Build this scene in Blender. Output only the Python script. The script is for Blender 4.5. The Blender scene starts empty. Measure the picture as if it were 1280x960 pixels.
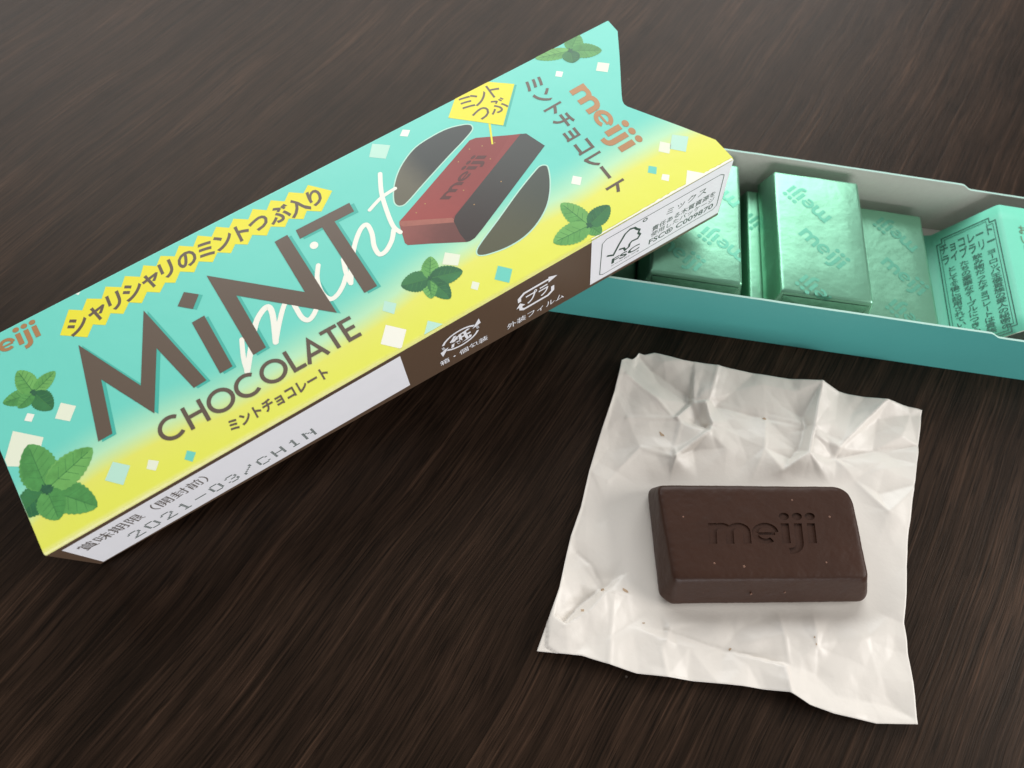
import bpy, bmesh, math, random
from mathutils import Matrix, Vector, Euler
from mathutils import noise as mnoise

random.seed(7)
MM = 0.001
sc = bpy.context.scene
col = sc.collection

# ------------------------------------------------------------------ camera
cam_data = bpy.data.cameras.new('camera')
cam_data.sensor_width = 36.0
cam_data.lens = 26.365
cam_data.clip_start = 0.01
cam_data.clip_end = 20.0
cam_data.dof.use_dof = True
cam_data.dof.focus_distance = 0.172
cam_data.dof.aperture_fstop = 17.0
cam = bpy.data.objects.new('camera', cam_data)
cam.matrix_world = (Matrix.Translation((0, 0, 0.16994)) @
                    Matrix(((0.985301, -0.170826, 0.0), (0.152738, 0.880969, -0.447845), (0.076504, 0.441263, 0.894111))).to_4x4())
col.objects.link(cam)
sc.camera = cam

# ------------------------------------------------------------------ light
world = bpy.data.worlds.new('World')
sc.world = world
world.use_nodes = True
wb = world.node_tree.nodes['Background']
wb.inputs[0].default_value = (1.0, 0.985, 0.965, 1)
wb.inputs[1].default_value = 0.24


def area(name, loc, target, sx, sy, power, colr):
    d = bpy.data.lights.new(name, 'AREA')
    d.shape = 'RECTANGLE'
    d.size, d.size_y, d.energy, d.color = sx, sy, power, colr
    o = bpy.data.objects.new(name, d)
    o.location = loc
    o.rotation_euler = (Vector(target) - Vector(loc)).to_track_quat('-Z', 'Y').to_euler()
    col.objects.link(o)
    return o


area('window_light', (-0.15, 0.64, 0.46), (0.03, 0.09, 0), 1.15, 0.44, 7.6, (0.97, 0.99, 1.0))
area('side_window_light', (0.80, 0.10, 0.42), (0.02, 0.08, 0), 0.50, 0.36, 4.4, (1.0, 0.97, 0.94))
area('front_fill_light', (0.24, -0.75, 0.17), (0.0, 0.12, 0.01), 0.60, 0.24, 3.8, (0.98, 0.98, 1.0))  # fill lamp added low in front to brighten the upright faces

sc.view_settings.view_transform = 'Standard'
sc.view_settings.look = 'None'
sc.view_settings.exposure = 0.0
sc.view_settings.gamma = 1.0
sc.view_settings.use_curve_mapping = False
sc.cycles.max_bounces = 8

# ------------------------------------------------------------------ helpers


def lin(r, g, b):
    f = lambda c: (c / 255 / 12.92) if c / 255 <= 0.04045 else ((c / 255 + 0.055) / 1.055) ** 2.4
    return (f(r), f(g), f(b), 1.0)


def mat(name, colr=None, rough=0.5, metal=0.0, spec=0.5, noise=None, bump=None, coat=0.0):
    """noise=(scale, amount) colour mottling; bump=(scale, strength)"""
    m = bpy.data.materials.new(name)
    m.use_nodes = True
    nt = m.node_tree
    b = nt.nodes['Principled BSDF']
    b.inputs['Roughness'].default_value = rough
    b.inputs['Metallic'].default_value = metal
    b.inputs['Specular IOR Level'].default_value = spec
    b.inputs['Coat Weight'].default_value = coat
    if colr:
        b.inputs['Base Color'].default_value = colr
    tc = nt.nodes.new('ShaderNodeTexCoord')
    if noise:
        n = nt.nodes.new('ShaderNodeTexNoise')
        n.inputs['Scale'].default_value = noise[0]
        n.inputs['Detail'].default_value = 4
        nt.links.new(tc.outputs['Object'], n.inputs['Vector'])
        mx = nt.nodes.new('ShaderNodeMix')
        mx.data_type = 'RGBA'
        mx.inputs['A'].default_value = tuple(c * (1 - noise[1]) for c in colr[:3]) + (1,)
        mx.inputs['B'].default_value = tuple(min(1, c * (1 + noise[1])) for c in colr[:3]) + (1,)
        nt.links.new(n.outputs['Fac'], mx.inputs['Factor'])
        nt.links.new(mx.outputs['Result'], b.inputs['Base Color'])
    if bump:
        n2 = nt.nodes.new('ShaderNodeTexNoise')
        n2.inputs['Scale'].default_value = bump[0]
        n2.inputs['Detail'].default_value = 3
        nt.links.new(tc.outputs['Object'], n2.inputs['Vector'])
        bp = nt.nodes.new('ShaderNodeBump')
        bp.inputs['Strength'].default_value = bump[1]
        bp.inputs['Distance'].default_value = 0.0005
        nt.links.new(n2.outputs['Fac'], bp.inputs['Height'])
        nt.links.new(bp.outputs['Normal'], b.inputs['Normal'])
    return m


def make(name, verts, faces, mats, parent=None, idx=None, smooth=False, scale=MM):
    me = bpy.data.meshes.new(name)
    me.from_pydata([(x * scale, y * scale, z * scale) for x, y, z in verts], [], faces)
    for m in (mats if isinstance(mats, (list, tuple)) else [mats]):
        me.materials.append(m)
    if idx:
        for p, i in zip(me.polygons, idx):
            p.material_index = i
    if smooth:
        me.polygons.foreach_set('use_smooth', [True] * len(me.polygons))
    me.update()
    o = bpy.data.objects.new(name, me)
    col.objects.link(o)
    if parent:
        o.parent = parent
    return o


def thing(name, label, cat, group=None, matrix=None):
    o = bpy.data.objects.new(name, None)
    o.empty_display_size = 0.01
    col.objects.link(o)
    if matrix is not None:
        o.matrix_world = matrix
    tag(o, label, cat, group)
    return o


def tag(o, label, cat, group=None):
    o['label'], o['category'] = label, cat
    if group:
        o['group'] = group


def baked(o):
    """apply the modifiers of o for good"""
    dg = bpy.context.evaluated_depsgraph_get()
    me = bpy.data.meshes.new_from_object(o.evaluated_get(dg))
    o.modifiers.clear()
    o.data = me
    return o


# ---- flat print: polygons in panel millimetres laid on a surface function surf(a, b, lift)
def clip(poly, planes):
    for a, b, c in planes:            # keep a*x + b*y >= c
        out = []
        for i in range(len(poly)):
            p, q = poly[i], poly[(i + 1) % len(poly)]
            dp, dq = a * p[0] + b * p[1] - c, a * q[0] + b * q[1] - c
            if dp >= 0:
                out.append(p)
            if dp * dq < 0:
                t = dp / (dp - dq)
                out.append((p[0] + (q[0] - p[0]) * t, p[1] + (q[1] - p[1]) * t))
        poly = out
        if len(poly) < 3:
            return []
    return poly


def print_on(name, polys, m, surf, lift, parent, planes=None, split=None, zs=None):
    bm = bmesh.new()
    for k, poly in enumerate(polys):
        if planes:
            poly = clip(poly, planes)
        if len(poly) < 3:
            continue
        try:
            bm.faces.new([bm.verts.new((p[0], p[1], zs[k] if zs else 0)) for p in poly])
        except ValueError:
            pass
    bm.normal_update()
    bmesh.ops.triangulate(bm, faces=bm.faces[:])
    for no, cuts in split or ():
        for s in cuts:
            bmesh.ops.bisect_plane(bm, geom=bm.verts[:] + bm.edges[:] + bm.faces[:], plane_co=(no[0] * s, no[1] * s, 0), plane_no=(*no, 0))
    for f in bm.faces:
        f.normal_update()
        if f.normal.z < 0:
            f.normal_flip()
    for v in bm.verts:
        v.co = Vector(surf(v.co.x, v.co.y, (lift + v.co.z) * LIFT)) * MM
    me = bpy.data.meshes.new(name)
    bm.to_mesh(me)
    bm.free()
    for mm in (m if isinstance(m, (list, tuple)) else [m]):
        me.materials.append(mm)
    o = bpy.data.objects.new(name, me)
    col.objects.link(o)
    if parent:
        o.parent = parent
    return o


LIFT = 0.4
_tc = {}


def glyphs(s, off=0.0):
    """triangles of a text set in the built-in font, size 1"""
    key = (s, off)
    if key not in _tc:
        c = bpy.data.curves.new('t', 'FONT')
        c.body, c.size, c.offset, c.resolution_u = s, 1, off, 3
        o = bpy.data.objects.new('t', c)
        col.objects.link(o)
        dg = bpy.context.evaluated_depsgraph_get()
        me = bpy.data.meshes.new_from_object(o.evaluated_get(dg))
        vs = [(v.co.x, v.co.y) for v in me.vertices]
        _tc[key] = [[vs[i] for i in p.vertices] for p in me.polygons], vs
        bpy.data.objects.remove(o)
        bpy.data.curves.remove(c)
        bpy.data.meshes.remove(me)
    return _tc[key]


def text_polys(s, bl, br, tl, off=0.0, em=True):
    """text laid into the parallelogram bl-br-tl; em=True: full-width em row, else tight box"""
    tris, vs = glyphs(s, off)
    if em:
        x0, x1, y0, y1 = 0, len(s), -0.12, 0.88
    else:
        xs, ys = [v[0] for v in vs], [v[1] for v in vs]
        x0, x1, y0, y1 = min(xs), max(xs), min(ys), max(ys)
    out = []
    for t in tris:
        q = []
        for x, y in t:
            a, b = (x - x0) / (x1 - x0), (y - y0) / (y1 - y0)
            q.append((bl[0] + a * (br[0] - bl[0]) + b * (tl[0] - bl[0]), bl[1] + a * (br[1] - bl[1]) + b * (tl[1] - bl[1])))
        out.append(q)
    return out


def disc(cx, cy, r, n=20):
    return [(cx + r * math.cos(2 * math.pi * i / n), cy + r * math.sin(2 * math.pi * i / n)) for i in range(n)]


def smooth_line(pts, n=6):
    out = []
    P = [pts[0]] + list(pts) + [pts[-1]]
    for i in range(1, len(P) - 2):
        p0, p1, p2, p3 = P[i - 1], P[i], P[i + 1], P[i + 2]
        for k in range(n):
            t = k / n
            out.append(tuple(0.5 * (2 * p1[j] + (p2[j] - p0[j]) * t + (2 * p0[j] - 5 * p1[j] + 4 * p2[j] - p3[j]) * t * t +
                                    (-p0[j] + 3 * p1[j] - 3 * p2[j] + p3[j]) * t ** 3) for j in (0, 1)))
    out.append(tuple(pts[-1]))
    return out


def stroke(pts, w, cap=False, closed=False):
    """a line of width w as quads with mitred joints"""
    n = len(pts)
    L, Rr = [], []
    for i in range(n):
        a = pts[i - 1] if (i > 0 or closed) else pts[i]
        b = pts[(i + 1) % n] if (i < n - 1 or closed) else pts[i]
        d1 = Vector((pts[i][0] - a[0], pts[i][1] - a[1]))
        d2 = Vector((b[0] - pts[i][0], b[1] - pts[i][1]))
        if d1.length < 1e-9:
            d1 = d2
        if d2.length < 1e-9:
            d2 = d1
        d1.normalize(), d2.normalize()
        t = (d1 + d2)
        if t.length < 1e-6:
            t = d1
        t.normalize()
        nn = Vector((-t.y, t.x))
        k = w / 2 / max(0.45, abs(nn.dot(Vector((-d1.y, d1.x)))))
        L.append((pts[i][0] + nn.x * k, pts[i][1] + nn.y * k))
        Rr.append((pts[i][0] - nn.x * k, pts[i][1] - nn.y * k))
    out = []
    for i in range(n if closed else n - 1):
        j = (i + 1) % n
        out.append([L[i], Rr[i], Rr[j], L[j]])
    if cap:
        for p, q, sg in ((pts[0], pts[1], 1), (pts[-1], pts[-2], 1)):
            a0 = math.degrees(math.atan2(q[1] - p[1], q[0] - p[0])) + 90
            out.append(arc(p[0], p[1], w / 2, w / 2, a0, a0 + 180, 9))
    return out


def arc(cx, cy, rx, ry, a0, a1, n=16):
    return [(cx + rx * math.cos(math.radians(a0 + (a1 - a0) * i / n)), cy + ry * math.sin(math.radians(a0 + (a1 - a0) * i / n)))
            for i in range(n + 1)]


LOGO = [([(.15, 0), (.15, 1.0)], .29), (arc(.46, .56, .31, .31, 178, 0, 9) + [(.77, 0)], .28), (arc(1.08, .56, .31, .31, 178, 0, 9) + [(1.39, 0)], .28),
        (arc(2.06, .5, .37, .385, 4, 308, 24), .235), ([(1.76, .47), (2.41, .47)], .13),
        ([(2.80, 0), (2.80, .97)], .30), ([(3.28, .97), (3.28, .02), (3.265, -.11), (3.22, -.22), (3.14, -.30), (3.03, -.345), (2.88, -.36)], .29), ([(3.76, 0), (3.76, .97)], .30),
        (disc(2.80, 1.31, .19, 16), 0), (disc(3.28, 1.31, .19, 16), 0), (disc(3.76, 1.31, .19, 16), 0)]
LX0, LX1, LY0, LY1 = 0.0, 3.91, -0.5, 1.5


def logo_polys(bl, br, tl):
    """the maker's lower-case word mark, drawn from heavy strokes, laid into a parallelogram"""
    out, zs = [], []
    for i, (ln, w) in enumerate(LOGO):
        for q in ([ln] if w == 0 else stroke(ln, w)):
            zs.append(0.006 * (i % 5))
            r_ = []
            for px, py in q:
                a, b = (px - LX0) / (LX1 - LX0), (py - LY0) / (LY1 - LY0)
                r_.append((bl[0] + a * (br[0] - bl[0]) + b * (tl[0] - bl[0]), bl[1] + a * (br[1] - bl[1]) + b * (tl[1] - bl[1])))
            out.append(r_)
    return out, zs


# ------------------------------------------------------------------ materials
def wood():
    m = bpy.data.materials.new('dark_wood')
    m.use_nodes = True
    nt = m.node_tree
    N, Lk = nt.nodes.new, nt.links.new
    b = nt.nodes['Principled BSDF']
    tc = N('ShaderNodeTexCoord')
    rot = N('ShaderNodeVectorRotate')
    rot.rotation_type = 'Z_AXIS'
    rot.inputs['Angle'].default_value = math.radians(-GRAIN)
    Lk(tc.outputs['Object'], rot.inputs['Vector'])
    # a slow sideways drift so the grain wanders
    wn = N('ShaderNodeTexNoise')
    wn.inputs['Scale'].default_value = 13
    wn.inputs['Detail'].default_value = 2
    Lk(rot.outputs[0], wn.inputs['Vector'])
    wm = N('ShaderNodeVectorMath')
    wm.operation = 'MULTIPLY_ADD'
    wm.inputs[1].default_value = (0, 0.008, 0)
    Lk(wn.outputs['Color'], wm.inputs[0])
    Lk(rot.outputs[0], wm.inputs[2])

    def layer(sx, sy, detail, rough=0.6):
        mp = N('ShaderNodeMapping')
        mp.inputs['Scale'].default_value = (sx, sy, 1)
        Lk(wm.outputs[0], mp.inputs['Vector'])
        n = N('ShaderNodeTexNoise')
        n.inputs['Scale'].default_value = 1
        n.inputs['Detail'].default_value = detail
        n.inputs['Roughness'].default_value = rough
        Lk(mp.outputs[0], n.inputs['Vector'])
        return n.outputs['Fac']

    def ramp(src, stops):
        r = N('ShaderNodeValToRGB')
        e = r.color_ramp.elements
        e[0].position, e[0].color = stops[0]
        e[1].position, e[1].color = stops[-1]
        for p, c in stops[1:-1]:
            k = e.new(p)
            k.color = c
        Lk(src, r.inputs['Fac'])
        return r.outputs['Color']

    fine = layer(30, 1700, 4, 0.7)
    mid = layer(13, 560, 6, 0.74)
    broad = layer(11, 130, 3)
    patch = layer(22, 30, 2)

    def mixf(a, bb, f):
        x = N('ShaderNodeMix')
        x.inputs['Factor'].default_value = f
        Lk(a, x.inputs['A'])
        Lk(bb, x.inputs['B'])
        return x.outputs['Result']
    h = mixf(mixf(fine, mid, 0.50), broad, 0.26)
    h = mixf(h, patch, 0.12)
    c = ramp(h, [(0.38, (0.0050, 0.0030, 0.0019, 1)), (0.46, (0.0120, 0.0066, 0.0041, 1)), (0.53, (0.026, 0.0143, 0.0090, 1)),
                 (0.62, (0.066, 0.0355, 0.0220, 1))])
    # short dark pores along the grain
    po = layer(95, 2600, 2, 0.5)
    pr = N('ShaderNodeMapRange')
    pr.inputs['From Min'].default_value = 0.36
    pr.inputs['From Max'].default_value = 0.46
    pr.inputs['To Min'].default_value = 0.35
    Lk(po, pr.inputs['Value'])
    pm = N('ShaderNodeMix')
    pm.data_type = 'RGBA'
    pm.blend_type = 'MULTIPLY'
    pm.inputs['Factor'].default_value = 1
    Lk(c, pm.inputs['A'])
    Lk(pr.outputs[0], pm.inputs['B'])
    c = pm.outputs['Result']
    # a few pale specks of dust
    vo = N('ShaderNodeTexVoronoi')
    vo.inputs['Scale'].default_value = 55
    Lk(tc.outputs['Object'], vo.inputs['Vector'])
    lt = N('ShaderNodeMath')
    lt.operation = 'LESS_THAN'
    lt.inputs[1].default_value = 0.022
    Lk(vo.outputs['Distance'], lt.inputs[0])
    mx = N('ShaderNodeMix')
    mx.data_type = 'RGBA'
    mx.inputs['B'].default_value = (0.16, 0.14, 0.12, 1)
    ml = N('ShaderNodeMath')
    ml.operation = 'MULTIPLY'
    ml.inputs[1].default_value = 0.5
    Lk(lt.outputs[0], ml.inputs[0])
    Lk(ml.outputs[0], mx.inputs['Factor'])
    Lk(c, mx.inputs['A'])
    Lk(mx.outputs['Result'], b.inputs['Base Color'])
    rr = N('ShaderNodeMapRange')
    rr.inputs['To Min'].default_value = 0.36
    rr.inputs['To Max'].default_value = 0.50
    Lk(fine, rr.inputs['Value'])
    Lk(rr.outputs[0], b.inputs['Roughness'])
    bp = N('ShaderNodeBump')
    bp.inputs['Strength'].default_value = 0.6
    bp.inputs['Distance'].default_value = 0.0003
    Lk(h, bp.inputs['Height'])
    Lk(bp.outputs[0], b.inputs['Normal'])
    b.inputs['Specular IOR Level'].default_value = 0.17
    b.inputs['Specular Tint'].default_value = (1.0, 0.82, 0.67, 1)
    return m


def top_print():
    """mint print running to yellow along the front fold"""
    m = bpy.data.materials.new('mint_to_yellow_print')
    m.use_nodes = True
    nt = m.node_tree
    N, Lk = nt.nodes.new, nt.links.new
    b = nt.nodes['Principled BSDF']
    tc = N('ShaderNodeTexCoord')
    sp = N('ShaderNodeSeparateXYZ')
    Lk(tc.outputs['Object'], sp.inputs[0])
    mr = N('ShaderNodeMapRange')
    mr.inputs['From Min'].default_value = 0.0
    mr.inputs['From Max'].default_value = 0.165
    Lk(sp.outputs['X'], mr.inputs['Value'])
    fc = N('ShaderNodeFloatCurve')
    cv = fc.mapping.curves[0]
    pts = [(0, .56), (.07, .80), (.12, .86), (.21, .76), (.27, .60), (.38, .62), (.48, .72), (.58, .92), (.70, .95), (.78, .88), (.88, 1.0), (1.0, .86)]
    cv.points[0].location, cv.points[1].location = pts[0], pts[-1]
    for p in pts[1:-1]:
        cv.points.new(*p)
    fc.mapping.update()
    Lk(mr.outputs[0], fc.inputs['Value'])
    mid = N('ShaderNodeMath')
    mid.operation = 'MULTIPLY'
    mid.inputs[1].default_value = 0.0102
    Lk(fc.outputs[0], mid.inputs[0])
    sb = N('ShaderNodeMath')
    sb.operation = 'SUBTRACT'
    Lk(sp.outputs['Y'], sb.inputs[0])
    Lk(mid.outputs[0], sb.inputs[1])
    r2 = N('ShaderNodeMapRange')
    r2.interpolation_type = 'SMOOTHSTEP'
    r2.inputs['From Min'].default_value = -0.0068
    r2.inputs['From Max'].default_value = 0.0125
    Lk(sb.outputs[0], r2.inputs['Value'])
    rp = N('ShaderNodeValToRGB')
    e = rp.color_ramp.elements
    e[0].position, e[0].color = 0.0, YEL
    e[1].position, e[1].color = 1.0, MINT
    k = e.new(0.30)
    k.color = lin(232, 232, 105)
    k = e.new(0.62)
    k.color = lin(188, 234, 190)
    Lk(r2.outputs[0], rp.inputs['Fac'])
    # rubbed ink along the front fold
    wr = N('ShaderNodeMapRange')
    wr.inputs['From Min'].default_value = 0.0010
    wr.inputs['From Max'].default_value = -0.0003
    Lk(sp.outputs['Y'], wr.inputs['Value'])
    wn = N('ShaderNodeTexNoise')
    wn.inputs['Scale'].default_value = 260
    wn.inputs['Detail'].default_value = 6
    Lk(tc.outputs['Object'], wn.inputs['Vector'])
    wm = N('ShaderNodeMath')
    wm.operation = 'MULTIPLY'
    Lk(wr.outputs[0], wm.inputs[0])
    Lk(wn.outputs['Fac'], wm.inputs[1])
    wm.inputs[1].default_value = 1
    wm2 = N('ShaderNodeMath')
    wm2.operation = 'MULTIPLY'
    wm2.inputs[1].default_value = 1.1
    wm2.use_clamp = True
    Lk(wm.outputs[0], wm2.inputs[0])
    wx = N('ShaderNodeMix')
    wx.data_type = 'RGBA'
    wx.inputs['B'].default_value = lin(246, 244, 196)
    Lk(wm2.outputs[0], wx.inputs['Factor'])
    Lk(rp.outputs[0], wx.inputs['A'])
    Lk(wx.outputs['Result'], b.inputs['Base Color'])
    n = N('ShaderNodeTexNoise')
    n.inputs['Scale'].default_value = 40
    n.inputs['Detail'].default_value = 8
    Lk(tc.outputs['Object'], n.inputs['Vector'])
    bp = N('ShaderNodeBump')
    bp.inputs['Strength'].default_value = 0.25
    bp.inputs['Distance'].default_value = 0.0012
    Lk(n.outputs['Fac'], bp.inputs['Height'])
    Lk(bp.outputs[0], b.inputs['Normal'])
    b.inputs['Roughness'].default_value = 0.38
    return m


def ramp_print(name, c0, c1, axis_a, axis_b, rough=0.4, noise=0.0):
    """print whose ink runs from c0 at panel point axis_a to c1 at axis_b (mm)"""
    m = bpy.data.materials.new(name)
    m.use_nodes = True
    nt = m.node_tree
    N, Lk = nt.nodes.new, nt.links.new
    b = nt.nodes['Principled BSDF']
    tc = N('ShaderNodeTexCoord')
    d = Vector((axis_b[0] - axis_a[0], axis_b[1] - axis_a[1])) * MM
    vs = N('ShaderNodeVectorMath')
    vs.operation = 'SUBTRACT'
    vs.inputs[1].default_value = (axis_a[0] * MM, axis_a[1] * MM, 0)
    Lk(tc.outputs['Object'], vs.inputs[0])
    dt = N('ShaderNodeVectorMath')
    dt.operation = 'DOT_PRODUCT'
    dt.inputs[1].default_value = (d.x / d.length_squared, d.y / d.length_squared, 0)
    Lk(vs.outputs[0], dt.inputs[0])
    src = dt.outputs['Value']
    if noise:
        n = N('ShaderNodeTexNoise')
        n.inputs['Scale'].default_value = 700
        n.inputs['Detail'].default_value = 5
        Lk(tc.outputs['Object'], n.inputs['Vector'])
        ma = N('ShaderNodeMath')
        ma.operation = 'MULTIPLY_ADD'
        ma.inputs[1].default_value = noise
        Lk(n.outputs['Fac'], ma.inputs[0])
        Lk(src, ma.inputs[2])
        src = ma.outputs[0]
    rp = N('ShaderNodeValToRGB')
    rp.color_ramp.interpolation = 'EASE'
    rp.color_ramp.elements[0].color = c0
    rp.color_ramp.elements[1].color = c1
    Lk(src, rp.inputs['Fac'])
    Lk(rp.outputs[0], b.inputs['Base Color'])
    b.inputs['Roughness'].default_value = rough
    return m


GRAIN = 65.7
MINT = lin(114, 214, 196)
YEL = lin(232, 234, 92)
M_WOOD = wood()
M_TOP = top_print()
M_BROWN = mat('brown_print', lin(93, 74, 59), 0.36, noise=(60, 0.05))
M_BOARD = mat('grey_board', lin(176, 170, 160), 0.8, noise=(900, 0.05), bump=(1500, 0.1))
M_EDGE = mat('cut_board_edge', lin(190, 220, 205), 0.7)
M_LETTER = mat('brown_ink', lin(100, 85, 72), 0.36)
M_SHADE = mat('teal_ink', lin(72, 182, 165), 0.38)
M_WHITE = mat('white_ink', lin(246, 244, 230), 0.4)
M_CREAM = mat('cream_ink', lin(236, 240, 216), 0.4)
M_PALE = mat('pale_mint_ink', lin(190, 232, 212), 0.4)
M_TEAL = mat('mint_teal_ink', lin(112, 210, 192), 0.4)
M_YELLOW = mat('yellow_ink', lin(238, 228, 52), 0.4)
M_COPPER = mat('copper_ink', lin(176, 128, 84), 0.4, metal=0.1)
M_LABEL = mat('white_label_print', lin(240, 240, 245), 0.45, noise=(200, 0.02))
M_GREY = mat('dark_green_grey_ink', lin(62, 82, 72), 0.45)
M_TEXT = mat('grey_brown_ink', lin(98, 90, 84), 0.45)
M_LEAF = [mat('leaf_ink', lin(92, 160, 84), 0.42, noise=(450, 0.28)), mat('leaf_ink_dark', lin(58, 122, 72), 0.42, noise=(450, 0.3)),
          mat('leaf_ink_bright', lin(112, 176, 92), 0.42, noise=(450, 0.25))]
M_LEAFC = mat('leaf_centre_ink', lin(44, 96, 66), 0.42, noise=(900, 0.4))
M_LEAFH = [mat('leaf_half_ink', lin(78, 146, 76), 0.42, noise=(700, 0.35)), mat('leaf_half_ink_dark', lin(46, 106, 66), 0.42, noise=(700, 0.35)),
           mat('leaf_half_ink_bright', lin(98, 164, 84), 0.42, noise=(700, 0.35))]
M_VEIN = mat('leaf_vein_ink', lin(66, 128, 70), 0.42)

# ------------------------------------------------------------------ the table
S = 1600
o = make('table_top', [(-S, -S, 0), (S, -S, 0), (S, S, 0), (-S, S, 0), (-S, -S, -30), (S, -S, -30), (S, S, -30), (-S, S, -30)],
         [(0, 1, 2, 3), (4, 7, 6, 5), (0, 4, 5, 1), (1, 5, 6, 2), (2, 6, 7, 3), (3, 7, 4, 0)], M_WOOD)
o['kind'] = 'structure'

# ------------------------------------------------------------------ the box sleeve
SL, SW, SH = 165.0, 50.727, 20.788
RS = Matrix(((0.750912, -0.653256, -0.096885), (0.644211, 0.756863, -0.110232), (0.145338, 0.020360, 0.989173)))
sleeve = thing('box_sleeve', 'mint and yellow chocolate box sleeve with big brown lettering, one end propped on tray', 'box',
               matrix=Matrix.Translation((-0.08092, 0.02409, 0.0)) @ RS.to_4x4())
TA, TD, TC, TB = (0.26, -0.37), (165.08, 0.37), (164.81, 50.55), (-1.17, 50.75)     # true corners of the slightly racked top panel
BL, BR = (0.26, 0.82, 0.25), (165.14, -0.93, 0.0)                                    # front bottom corners


def tw(u, v):
    s, t = u / SL, v / SW
    return tuple((TA[k] * (1 - s) + TD[k] * s) * (1 - t) + (TB[k] * (1 - s) + TC[k] * s) * t for k in (0, 1))


def on_top(u, v, lift=0.0):
    return (u, v, SH + lift)


def on_side(u, w, lift=0.0):
    wb = 2.2 - 4.47 * u / SL
    f = max(0.0, (SH - w) / (SH - wb))
    s = u / SL
    t = (u, TA[1] * (1 - s) + TD[1] * s, SH)
    bo = (u, BL[1] * (1 - s) + BR[1] * s, BL[2] * (1 - s) + BR[2] * s)
    return (u, t[1] + f * (bo[1] - t[1]) - lift * 2 - 0.03, t[2] + f * (bo[2] - t[2]))


def sleeve_body():
    r = 0.7
    n = 16
    vs, fs, mi = [], [], []
    front_prof = [(0, 1)] + [(1, a) for a in (0, 30, 60, 90)]
    rings = []
    for i in range(n + 1):
        s = i / n
        u = s * SL
        ring = []
        fx, fy = tw(u, 0)
        bx, by = tw(u, SW)
        fb = (BL[0] * (1 - s) + BR[0] * s, BL[1] * (1 - s) + BR[1] * s, BL[2] * (1 - s) + BR[2] * s)
        ring.append(fb)
        for a in (0, 30, 60, 90):
            c, d = math.cos(math.radians(a)), math.sin(math.radians(a))
            ring.append((fx, fy + r - r * c, SH - r + r * d))
        for a in (90, 60, 30, 0):
            c, d = math.cos(math.radians(a)), math.sin(math.radians(a))
            ring.append((bx, by - r + r * c, SH - r + r * d))
        ring.append((bx, by - 0.3, 0.1))
        base = len(vs)
        vs += ring
        rings.append(list(range(base, base + len(ring))))
    for i in range(n):
        A, B = rings[i], rings[i + 1]
        for k in range(9):
            if k == 4:
                continue
            fs.append((A[k], A[k + 1], B[k + 1], B[k]))
            mi.append(1 if k == 0 else 0)
        fs.append((A[9], A[0], B[0], B[9]))
        mi.append(1)
    # top panel with the opening notch at its far end
    notch = [(164.81, 46.04), (160.76, 39.34), (154.52, 29.49), (153.60, 27.84), (153.37, 26.86), (153.59, 25.87), (155.27, 23.07), (160.47, 14.52), (164.90, 6.92)]
    nv = []
    for x, y in notch:
        nv.append(len(vs))
        vs.append((x, y, SH))
    top = [rg[4] for rg in rings] + nv[::-1] + [rg[5] for rg in rings][::-1]
    fs.append(tuple(top))
    mi.append(0)
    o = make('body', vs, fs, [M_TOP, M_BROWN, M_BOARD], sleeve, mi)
    bm = bmesh.new()
    bm.from_mesh(o.data)
    cen = Vector((SL / 2, SW / 2, SH / 2)) * MM
    for f in bm.faces:
        f.normal_update()
        c = f.calc_center_median()
        c0 = Vector((c.x, cen.y, cen.z))
        if f.normal.dot(c - c0) < 0:
            f.normal_flip()
    bmesh.ops.triangulate(bm, faces=[f for f in bm.faces if len(f.verts) > 4])
    bm.to_mesh(o.data)
    bm.free()
    md = o.modifiers.new('board', 'SOLIDIFY')
    md.thickness = 0.42 * MM
    md.offset = -1
    md.material_offset = 5
    md.material_offset_rim = 5
    baked(o)
    return o


sleeve_body()
make('end_flap', [(1.4, 1.2, 0.8), (1.4, 1.2, 20.0), (1.0, 49.6, 20.0), (1.2, 49.4, 0.8), (1.9, 1.2, 0.8), (1.9, 1.2, 20.0), (1.5, 49.6, 20.0), (1.7, 49.4, 0.8)],
     [(0, 1, 2, 3), (7, 6, 5, 4), (0, 4, 5, 1), (1, 5, 6, 2), (2, 6, 7, 3), (3, 7, 4, 0)], M_BROWN, sleeve)

CL = [(0, 1, 0.45), (0, -1, -50.25), (1, 0.028, 0.35), (-1, 0, -164.9)]
CLB = CL + [(0, -1, -50.3)]


def top(name, polys, m, lift, zs=None):
    return print_on(name, polys, m, on_top, lift, sleeve, CL, zs=zs)


def side(name, polys, m, lift, grid=False, zs=None):
    cuts = [((1, 0), [6 * i for i in range(1, 28)]), ((0, 1), [4 * i for i in range(0, 6)])] if grid else None
    return print_on(name, polys, m, on_side, lift, sleeve, split=cuts, zs=zs)


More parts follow.
